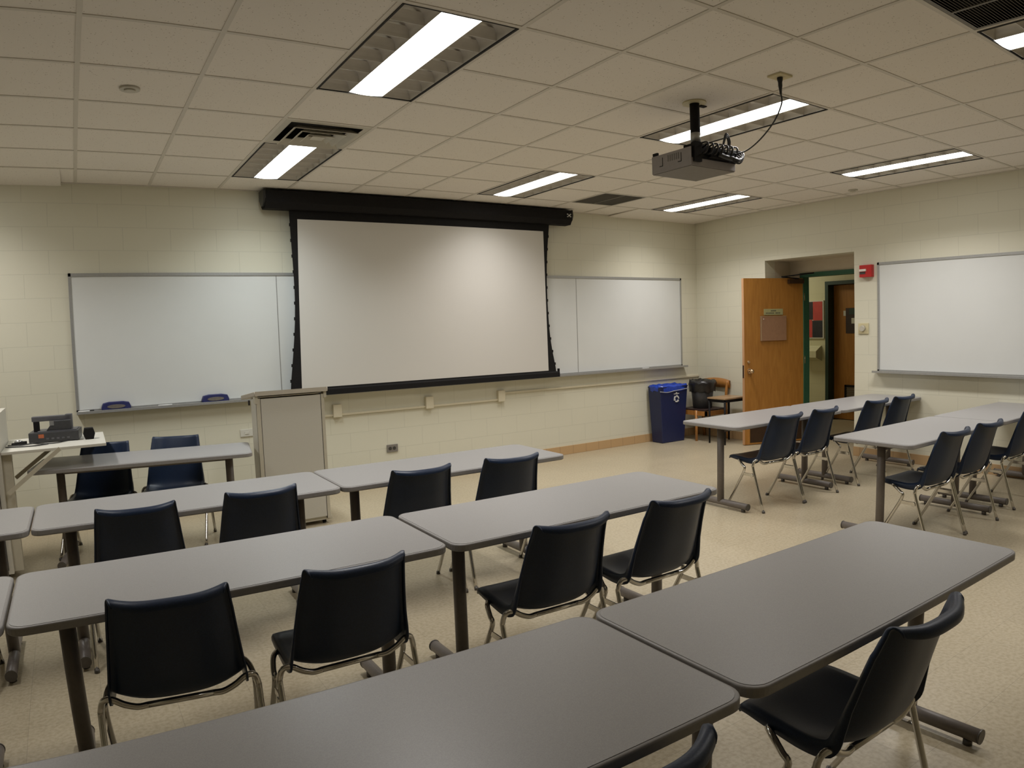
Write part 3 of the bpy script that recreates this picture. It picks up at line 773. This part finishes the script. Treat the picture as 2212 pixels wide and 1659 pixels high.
# ------------------------------------------------------------------ chairs
def make_chair():
    t = thing('classroom_chair', 'c', 'chair')
    # profile: y, z, half width, forward curl of the sides, rolled flange depth; the back's top edge is at y=0
    prof = [(-.030, .768, .158, .040, .004), (-.028, .784, .165, .044, .006), (-.015, .795, .170, .048, .010), (.000, .792, .174, .050, .014), (.010, .770, .177, .052, .018),
            (.032, .70, .185, .058, .020), (.054, .62, .193, .062, .022), (.078, .54, .202, .063, .026), (.100, .475, .210, .062, .036), (.124, .432, .214, .058, .046),
            (.158, .406, .215, .050, .052), (.21, .396, .213, .040, .050), (.27, .397, .210, .030, .044), (.34, .405, .207, .022, .038), (.41, .415, .205, .015, .032), (.46, .421, .202, .008, .026), (.487, .418, .199, .004, .022), (.500, .402, .195, .0, .014)]
    steps = 3
    fine = spline([Vector((a[0], a[1], 0)) for a in prof], steps)
    rows = []; nt_ = 20
    for i, p in enumerate(fine):
        u = i / steps; k_ = min(int(u), len(prof) - 2); f_ = u - k_
        hw, cu, fl = [prof[k_][q_] * (1 - f_) + prof[k_ + 1][q_] * f_ for q_ in (2, 3, 4)]
        a, b_ = fine[max(0, i - 1)], fine[min(len(fine) - 1, i + 1)]
        d = (b_ - a).normalized(); nrm = Vector((-d.y, d.x, 0))      # towards the sitter
        if i < 5 * steps: nrm = Vector((1, .08, 0)).normalized()
        row = []
        lift = .010 * max(0, 1 - i / (5 * steps))      # the top corners sweep up
        def pt(x, off): return (x, p.x + nrm.x * off, p.y + nrm.y * off + lift * (abs(x) / hw) ** 4)
        row.append(pt(-hw - .006, cu - fl)); row.append(pt(-hw - .005, cu - fl * .5))
        for j in range(nt_ + 1):
            s_ = -1 + 2 * j / nt_
            row.append(pt(hw * s_, cu * abs(s_) ** 3 - .004 * abs(s_) ** 12))
        row.append(pt(hw + .005, cu - fl * .5)); row.append(pt(hw + .006, cu - fl))
        rows.append(row)
    sh = MB(); sh.grid(rows, M['chair']); so = sh.build('seat_shell', None, t)
    md = so.modifiers.new('thickness', 'SOLIDIFY'); md.thickness = .006; md.offset = 0
    # chrome frame: front and rear goose-neck tubes with crossbars
    rr = .011
    for sx in (-1, 1):
        q = MB(); q.tube([(sx * .105, .165, .383), (sx * .140, .160, .385), (sx * .180, .158, .402), (sx * .215, .160, .424), (sx * .243, .170, .420), (sx * .256, .178, .385), (sx * .258, .168, .33), (sx * .260, .063, .012)], rr, M['chrome'], n=12)
        l_ = q.build('leg', None, t)
        MB().tube([(sx * .259, .061, .018), (sx * .259, .058, 0)], .013, M['glide'], smooth=False).build('glide', None, l_)
        q = MB(); q.tube([(sx * .10, .40, .385), (sx * .15, .398, .387), (sx * .20, .385, .396), (sx * .234, .345, .395), (sx * .250, .295, .368), (sx * .254, .272, .335), (sx * .256, .350, .19), (sx * .258, .455, .012)], rr, M['chrome'], n=12)
        l_ = q.build('leg', None, t)
        MB().tube([(sx * .258, .457, .018), (sx * .258, .459, 0)], .013, M['glide'], smooth=False).build('glide', None, l_)
        b_ = MB(); b_.box(sx * .256 - .003, sx * .256 + .003, .165, .290, .285, .310, M['chrome'], bev=.002); b_.tube([(sx * .256, .185, .297), (sx * .270, .185, .297)], .016, M['chrome'], smooth=False)
        b_.build('side_bracket', None, t)
    MB().tube([(-.108, .165, .383), (.108, .165, .383)], rr, M['chrome'], smooth=False).build('crossbar', None, t)
    MB().tube([(-.103, .40, .385), (.103, .40, .385)], rr, M['chrome'], smooth=False).build('crossbar', None, t)
    return t
# (x of centre, y of back top, turn in degrees, label)
chairs = [
    (.15, 6.18, 180 - 21, 'navy plastic chair facing the room behind the far left table, nearer the cart'),
    (.675, 6.15, 180 - 19, 'navy plastic chair facing the room behind the far left table, nearer the podium'),
    (.186, 3.635, -4, 'navy plastic chair in the second row, leftmost of the row'),
    (.789, 3.64, 0, 'navy plastic chair in the second row, directly in front of the podium'),
    (1.683, 3.615, -2, 'navy plastic chair in the second row just right of the podium'),
    (2.266, 3.58, -5, 'navy plastic chair in the second row, rightmost under the screen'),
    (.182, 2.29, -6.4, 'large navy plastic chair at lower left seen squarely from behind'),
    (.785, 2.245, 0, 'large navy plastic chair, second from the left in the third row'),
    (1.682, 2.21, -1, 'navy plastic chair at the centre with its dark seat showing, beside the table leg'),
    (2.297, 2.21, 0, 'navy plastic chair at the right end of the centre table'),
    (1.83, .855, 0, 'navy plastic chair pulled up to the nearest table at lower right'),
    (.800, .85, 0, 'navy plastic chair of which only the top corner shows at the bottom edge'),
    (4.98, 3.60, -3, 'navy plastic chair at the far right row, closest to the blue recycling bin'),
    (5.53, 3.60, 2, 'navy plastic chair at the far right row, second from the bin'),
    (6.42, 3.62, 0, 'navy plastic chair at the far right row, third from the bin'),
    (6.90, 3.60, 0, 'navy plastic chair at the far right row, next to the right wall'),
    (5.01, 2.23, -2, 'navy plastic chair at the near right row, on the left of it'),
    (5.565, 2.22, -2, 'navy plastic chair at the near right row, second from its left'),
    (6.50, 2.24, 0, 'navy plastic chair cut off by the right edge of the picture'),
    (-.78, 3.60, 0, 'navy plastic chair mostly outside the left edge, one chrome leg visible'),
]
cproto = make_chair()
for n, (x, y, rz, lb) in enumerate(chairs):
    o = cproto if n == 0 else copy_tree(cproto)
    o.location = (x, y + (-.014 if abs(rz) < 90 else .014), 0); o.rotation_euler = (0, 0, math.radians(rz)); o['label'] = lb; o['group'] = 'navy plastic chairs at the tables'

# ------------------------------------------------------------------ podium
pd = thing('podium', 'tall grey beige podium with sloping top behind the left tables', 'podium', (0, 0, 0))
px0, px1, py0, py1 = 1.235, 1.785, 5.70, 6.16
q = MB(); q.box(px0, px1, py0 + .01, py0 + .20, .06, 1.08, M['podium']); q.build('body', None, pd)
q = MB(); q.box(px0 + .035, px1 - .03, py0, py0 + .012, .07, 1.085, M['podium']); q.build('front_panel', None, pd)
q = MB(); q.box(px0, px0 + .030, py0 - .002, py0 + .02, .05, 1.09, M['podium_trim']); q.box(px1 - .026, px1, py0 - .002, py0 + .02, .05, 1.09, M['podium_trim']); q.build('corner_post', None, pd)
q = MB(); q.box(px0 + .030, px0 + .035, py0, py0 + .011, .05, 1.09, M['seam']); q.box(px1 - .031, px1 - .026, py0, py0 + .011, .05, 1.09, M['seam']); q.build('seam', None, pd)
q = MB(); yb = py1 + .03
q.prism([(py0 - .03, 1.112), (py0 - .03, 1.147), (yb, 1.085), (yb, 1.050)], 'x', px0 - .02, px1 + .025, M['podium_top'], bev=.006); q.build('top', None, pd)
q = MB(); q.box(px0 - .012, px0 + .01, py0 - .01, py0 + .06, 1.05, 1.11, M['podium_trim']); q.build('top_bracket', None, pd)
q = MB(); q.box(px1 - .005, px1 + .018, py0 - .01, py0 + .06, 1.06, 1.11, M['podium_trim'])
q.build('top_bracket', None, pd)
q = MB(); q.tube([(px0 - .005, py0 + .25, 1.06), (px0 - .005, py0 + .25, 1.02)], .008, M['seam'], smooth=False); q.build('hook', None, pd)
q = MB(); q.box(px0 - .02, px1 + .02, py0 + .02, py1, .035, .062, M['podium_trim'], bev=.003); q.build('base', None, pd)
for x in (px0 + .04, px1 - .04):
    for y in (py0 + .06, py1 - .05):
        q = MB(); q.tube([(x - .012, y, .02), (x + .012, y, .02)], .02, M['black'], smooth=False); q.build('caster', None, pd)

# ------------------------------------------------------------------ equipment cart at the left edge
ct = thing('equipment_cart', 'pale grey equipment cart with a fold-out side shelf at the left edge', 'cart', (0, 0, 0))
q = MB(); q.box(-1.15, -.545, 5.50, 6.15, .05, 1.13, M['podium']); q.build('cabinet', None, ct)
q = MB(); q.box(-1.14, -.575, 5.488, 5.50, .08, 1.10, M['podium']); q.build('door', None, ct)
q = MB(); q.box(-.579, -.574, 5.486, 5.50, .08, 1.0, M['seam']); q.build('seam', None, ct)
q = MB(); q.box(-.545, -.485, 5.56, 5.64, .05, .862, M['podium_trim'], bev=.004); q.build('support_post', None, ct)
q = MB(); q.box(-.542, .128, 5.50, 6.22, .862, .882, M['white'], bev=.004); q.build('side_shelf', None, ct)
for y, nm in ((5.49, .0), (6.15, .0)):
    q = MB(); a, b_ = Vector((-.52, y, .60)), Vector((-.17, y, .875 if y < 5.6 else .86))
    d = (b_ - a).normalized(); n_ = Vector((-d.z, 0, d.x)) * .014
    q.prism([((a + n_).x, (a + n_).z), ((b_ + n_).x, (b_ + n_).z), ((b_ - n_).x, (b_ - n_).z), ((a - n_).x, (a - n_).z)], 'y', y - .005, y + .005, M['podium_trim'])
    q.build('shelf_brace', None, ct)
for x in (-1.08, -.6):
    q = MB(); q.tube([(x, 5.55, .025), (x + .02, 5.55, .025)], .025, M['black'], smooth=False); q.build('caster', None, ct)

ZS = .882
dc = thing('document_camera', 'dark folded document camera with an orange sticker on the cart shelf', 'document camera', (-.385, 5.84, ZS), math.radians(-6))
q = MB(); q.box(0, .34, 0, .24, .004, .075, M['darkgrey'], bev=.008); q.box(.06, .325, .02, .2, .075, .081, M['midgrey'], bev=.002); q.build('base', None, dc)
q = MB(); q.box(.02, .29, .06, .12, .148, .185, M['midgrey'], bev=.008); q.build('camera_arm', None, dc)
q = MB(); q.box(.03, .065, .06, .12, .07, .15, M['black'], bev=.004); q.build('upright', None, dc)
q = MB(); q.box(.25, .295, .06, .12, .08, .19, M['midgrey'], bev=.006); q.build('upright', None, dc)
q = MB(); q.prism([(.12, .082), (.29, .082), (.29, .15), (.17, .15)], 'y', .03, .11, M['darkgrey'], bev=.004); q.build('lamp_head', None, dc)
q = MB(); q.box(.145, .175, .028, .031, .118, .152, M['silver']); q.build('mirror', None, dc)
q = MB(); q.box(.068, .105, -.0015, .002, .035, .062, M['orange']); q.build('sticker', None, dc)
q = MB()
for i in range(5): q.box(.12 + .035 * i, .138 + .035 * i, -.002, .002, .022, .034, M['midgrey'])
q.build('ports', None, dc)
q = MB(); q.prism([(.012 + .0, 0), (.068, 0), (.08, .04), (.068, .082), (.008, .082), (-.002, .04)], 'y', -.035, .035, M['black'], bev=.004)
o = q.build('desk_speaker'); o.location = (-.015, 5.83, ZS); tag(o, 'small black speaker on the cart shelf beside the document camera', 'speaker')
q = MB(); q.tube([(-.47, 5.86, ZS + .012), (-.40, 5.84, ZS + .012)], .012, M['black'], smooth=False); q.sphere((-.455, 5.86, ZS + .02), .022, M['silver'], (1.3, .8, .7)); q.box(-.50, -.40, 5.83, 5.88, ZS, ZS + .014, M['black'], bev=.003)
tag(q.build('microphone'), 'small black and silver microphone lying at the left of the cart shelf', 'microphone')
q = MB(); q.tube([(-.52, 5.80, ZS + .006), (-.44, 5.76, ZS + .006), (-.36, 5.80, ZS + .006), (-.30, 5.74, ZS + .006), (-.2, 5.72, ZS + .006), (-.12, 5.80, ZS + .006)], .004, M['cable'], n=8)
q.tube([(-.53, 5.72, ZS + .006), (-.45, 5.68, ZS + .006), (-.33, 5.66, ZS + .006), (-.25, 5.70, ZS + .006)], .004, M['cable'], n=8)
tag(q.build('cable'), 'thin black cable along the front of the cart shelf', 'cable')

# ------------------------------------------------------------------ projector
pj = thing('projector', 'grey projector hanging from the ceiling on a black pole', 'projector', (3.46, 3.20, 0))
q = MB(); q.box(-.205, .20, -.17, .17, 2.528, 2.642, M['proj'], bev=.006); q.build('body', None, pj)
q = MB(); q.box(-.200, .195, -.165, .165, 2.5245, 2.529, M['proj_dark']); q.build('underside', None, pj)
for s_ in (-.09, .07):
    q = MB(); q.box(-.2065, -.204, s_, s_ + .004, 2.565, 2.62, M['black']); q.box(-.2065, -.204, s_, s_ + .03, 2.565, 2.569, M['black']); q.build('access_seam', None, pj)
q = MB()
for i in range(6): q.box(-.2065, -.204, -.07 + .018 * i, -.062 + .018 * i, 2.585, 2.625, M['proj_dark'])
q.build('side_vent', None, pj)
q = MB(); q.box(-.20, .199, -.1745, -.168, 2.575, 2.640, M['black']); q.build('connector_panel', None, pj)
q = MB(); q.tube([(.02, .17, 2.585), (.02, .20, 2.585)], .045, M['black_gloss'], n=24, smooth=False); q.build('lens', None, pj)
q = MB(); q.tube([(-.03, -.05, 2.65), (-.03, -.05, H - .004)], .031, M['black'], n=18, smooth=False); q.build('pole', None, pj)
q = MB(); q.tube([(-.03, -.05, 2.71), (-.03, -.05, 2.77)], .0325, M['alu'], n=18, smooth=False); q.build('pole_collar', None, pj)
q = MB(); q.tube([(-.03, -.05, H - .010), (-.03, -.05, H - .001)], .075, M['ivory'], n=20, smooth=False); q.box(.02, .075, -.06, -.03, H - .016, H - .009, M['black']); q.build('ceiling_flange', None, pj)
q = MB(); q.box(-.15, .13, -.12, .10, 2.642, 2.655, M['black']); q.box(-.10, .04, -.09, -.01, 2.655, 2.69, M['black']); q.box(-.205, -.19, .12, .16, 2.642, 2.66, M['black'])
q.box(-.19, -.13, -.19, -.172, 2.55, 2.67, M['black']); q.build('mount_plate', None, pj)
q = MB(); random.seed(3)
for i in range(7):
    x = -.12 + .045 * i
    q.tube([(x, -.172, 2.605), (x + .005, -.21, 2.61), (x + .02, -.215, 2.66), (x + .05, -.15, 2.685), (x + .06 + .02 * random.random(), -.06, 2.665)], .006, M['cable'], n=8)
for i in range(5):
    q.tube([(.06 + .02 * i, -.172, 2.60), (.10 + .02 * i, -.22, 2.60 - .008 * i), (.19 + .01 * i, -.215, 2.585 + .01 * i), (.20 + .012 * i, -.17, 2.62 + .01 * i), (.14, -.13, 2.665), (.08, -.12, 2.67)], .0055, M['cable'], n=8)
for i in range(3):
    q.tube([(.10, -.15, 2.66), (.13, -.16, 2.74 + .012 * i), (.16 + .01 * i, -.15, 2.72), (.17, -.14, 2.66)], .005, M['cable'], n=8)
q.tube([(.0, -.20, 2.61), (.10, -.205, 2.595), (.19, -.19, 2.60)], .016, M['cable'], n=8); q.box(-.06, .14, -.20, -.172, 2.585, 2.645, M['black'])
q.build('cable_bundle', None, pj)
q = MB(); q.box(.0, .03, -.202, -.199, 2.60, 2.615, M['silver']); q.build('plug', None, pj)
q = MB(); q.box(.06, .11, -.208, -.204, 2.63, 2.638, M['silver']); q.build('plug', None, pj)
pc = thing('power_cord', 'black power cord hanging from the ceiling plate to the projector', 'power cord', (0, 0, 0))
q = MB(); q.tube([(3.474, 2.53, H - .10), (3.478, 2.53, H - .16), (3.50, 2.60, H - .24), (3.53, 2.72, H - .31), (3.575, 2.86, H - .345), (3.60, 2.98, H - .345), (3.60, 3.04, H - .32), (3.58, 3.08, H - .30)], .0045, M['cable'], n=8, steps=8); q.build('cord', None, pc)
q = MB(); q.tube([(3.472, 2.53, H - .012), (3.472, 2.53, H - .05), (3.474, 2.53, H - .11)], [.017, .017, .016, .014, .012, .012, .012, .010, .008, .007, .006], M['cable'], n=12); q.build('plug', None, pc)
q = MB(); q.box(3.415, 3.53, 2.485, 2.575, H - .012, H - .0005, M['ivory'], bev=.002)
tag(q.build('ceiling_outlet'), 'ivory outlet plate on the ceiling above the hanging cord', 'ceiling outlet')

# ------------------------------------------------------------------ front right corner
rb = thing('recycling_bin', 'slim blue recycling bin standing against the front wall', 'recycling bin', (6.545, 6.70, 0), math.radians(-1))
def frustum(mb, w0, d0, w1, d1, z0, z1, m_, open_top=False, t=.0):
    A = [(-w0 / 2, -d0 / 2, z0), (w0 / 2, -d0 / 2, z0), (w0 / 2, d0 / 2, z0), (-w0 / 2, d0 / 2, z0)]
    B = [(-w1 / 2, -d1 / 2, z1), (w1 / 2, -d1 / 2, z1), (w1 / 2, d1 / 2, z1), (-w1 / 2, d1 / 2, z1)]
    V = mb.grid([A, B], m_, smooth=False, closed=True); k_ = mb.mi(m_)
    f = mb.bm.faces.new(V[0][::-1]); f.material_index = k_
    f = mb.bm.faces.new(V[1]); f.material_index = k_
q = MB(); frustum(q, .40, .20, .50, .235, 0, .735, M['blue'])
bmesh.ops.bevel(q.bm, geom=[e for e in q.bm.edges], offset=.012, segments=3, profile=.6, affect='EDGES')
o = q.build('body', None, rb); o.location = (.235, .12, 0)
q = MB(); q.box(-.013, .487, .0, .24, .728, .746, M['blue'], bev=.005); q.build('rim', None, rb)
q = MB()
for f in (0,): pass
rows = []
random.seed(11)
ring_n = 32
def rr_pt(a, w_, d_):
    c_, s_ = math.cos(a), math.sin(a); k_ = 1 / max(abs(c_), abs(s_)) ** .8
    return c_ * k_ * w_, s_ * k_ * d_
for lv_, (sx_, dz) in enumerate(((1.03, .685), (1.045, .74), (1.0, .765), (.9, .752), (.6, .742), (.05, .748))):
    row = []
    for i in range(ring_n):
        a = 2 * PI * i / ring_n; x, y = rr_pt(a, .25 * sx_, .118 * sx_)
        jz = random.uniform(-.008, .010) if lv_ >= 1 else random.uniform(-.012, .012)
        row.append((.237 + x, .12 + y, dz + jz))
    rows.append(row)
q.grid(rows[1:], M['blue_bag'], closed=True); q.grid(rows[:2], M['blue_bag'], closed=True); q.build('bag_liner', None, rb)
q = MB(); q.tube([(-.024, -.008, .688), (.10, -.011, .672), (.22, -.011, .684), (.36, -.011, .694), (.495, -.006, .702)], .005, M['bagwhite'], n=8); q.build('bag_band', None, rb)
# recycling mark: three chasing arrows with a small cross-like mark above, on the front face
q = MB()
cx, cz = .275, .575; yf = -.0035
def quad(pts): q.prism([(p_[0], p_[1]) for p_ in pts], 'y', yf - .0015, yf + .009, M['print'])
R_ = .037
for k_ in range(3):
    a0 = PI / 2 + k_ * 2 * PI / 3 + .5
    for i in range(6):
        a, a2 = a0 + 1.35 * i / 6, a0 + 1.35 * (i + 1) / 6
        quad([(cx + (R_ - .008) * math.cos(a), cz + (R_ - .008) * math.sin(a)), (cx + (R_ + .008) * math.cos(a), cz + (R_ + .008) * math.sin(a)), (cx + (R_ + .008) * math.cos(a2), cz + (R_ + .008) * math.sin(a2)), (cx + (R_ - .008) * math.cos(a2), cz + (R_ - .008) * math.sin(a2))])
    a, a2 = a0 + 1.35, a0 + 1.8
    quad([(cx + (R_ - .017) * math.cos(a), cz + (R_ - .017) * math.sin(a)), (cx + (R_ + .017) * math.cos(a), cz + (R_ + .017) * math.sin(a)), (cx + R_ * math.cos(a2), cz + R_ * math.sin(a2))])
quad([(cx - .045, cz + .062), (cx + .045, cz + .066), (cx + .045, cz + .074), (cx - .045, cz + .070)]); quad([(cx - .012, cz + .062), (cx + .012, cz + .062), (cx + .008, cz + .088), (cx - .008, cz + .088)])
tag(q.build('recycling_mark', None, rb), 'white recycling mark of three chasing arrows')

wc = thing('wooden_chair', 'varnished wooden chair in the corner holding a black waste bin', 'chair', (7.05, 6.38, 0))
wc.scale = (.9, 1, 1)
q = MB(); q.box(.0, .46, .02, .46, .40, .425, M['darkseat'], bev=.006); q.build('seat', None, wc)
q = MB(); q.box(-.01, .02, .0, .48, .345, .405, M['chairwood']); q.box(-.01, .46, .0, .025, .345, .405, M['chairwood']); q.box(-.01, .46, .455, .48, .345, .405, M['chairwood']); q.build('apron', None, wc)
for (x, y, h_) in ((.0, .18, .41), (.0, .455, .41)):
    q = MB(); q.tube([(x, y, 0), (x, y, h_)], [.017, .022], M['chairwood'], smooth=False); q.build('leg', None, wc)
for y in (.03, .45):
    q = MB(); q.tube([(.50, y, 0), (.465, y, .40), (.47, y, .62), (.50, y, .78)], .02, M['chairwood'], n=10); q.build('leg', None, wc)
q = MB(); rows = []
for i in range(13):
    u = -1 + 2 * i / 12; yy = .24 + .25 * u; xx = .50 + .018 * (1 - u * u); zt_ = .815 - .03 * u * u
    rows.append([(xx - .012, yy, .69), (xx - .008, yy, zt_), (xx + .012, yy, zt_), (xx + .010, yy, .69)])
q.grid(rows, M['chairwood'], closed=True)
q.build('backrest', None, wc)

wb = thing('waste_bin', 'black waste bin with black bag sitting on the wooden chair', 'waste bin', (7.235, 6.62, .427))
q = MB(); q.tube([(0, 0, 0), (0, 0, .33)], [.125, .155], M['darkgrey'], n=28, smooth=False); q.build('body', None, wb)
q = MB(); random.seed(5); rows = []
for (r_, z_) in ((.160, .22), (.168, .27), (.180, .33), (.172, .375), (.13, .36), (.02, .335)):
    rows.append([((r_ + random.uniform(-.012, .016)) * math.cos(2 * PI * i / 28), (r_ + random.uniform(-.012, .016)) * math.sin(2 * PI * i / 28), z_ + random.uniform(-.012, .016)) for i in range(28)])
q.grid(rows, M['black_bag'], closed=True); q.build('bag_liner', None, wb)

st = thing('side_table', 'small tan topped table with thin dark legs between the chair and the door', 'side table', (7.03, 6.05, 0))
q = MB(); q.box(0, .42, 0, .30, .582, .602, M['tanwood'], bev=.004); q.build('tabletop', None, st)
q = MB(); q.box(.01, .41, .01, .025, .545, .582, M['black']); q.box(.01, .41, .275, .29, .545, .582, M['black']); q.box(.01, .025, .01, .29, .545, .582, M['black']); q.box(.395, .41, .01, .29, .545, .582, M['black']); q.build('apron', None, st)
for (x, y) in ((.02, .02), (.40, .02), (.02, .28), (.40, .28)):
    q = MB(); q.tube([(x, y, 0), (x, y, .56)], [.011, .015], M['black'], n=10, smooth=False)
    q.build('leg', None, st)
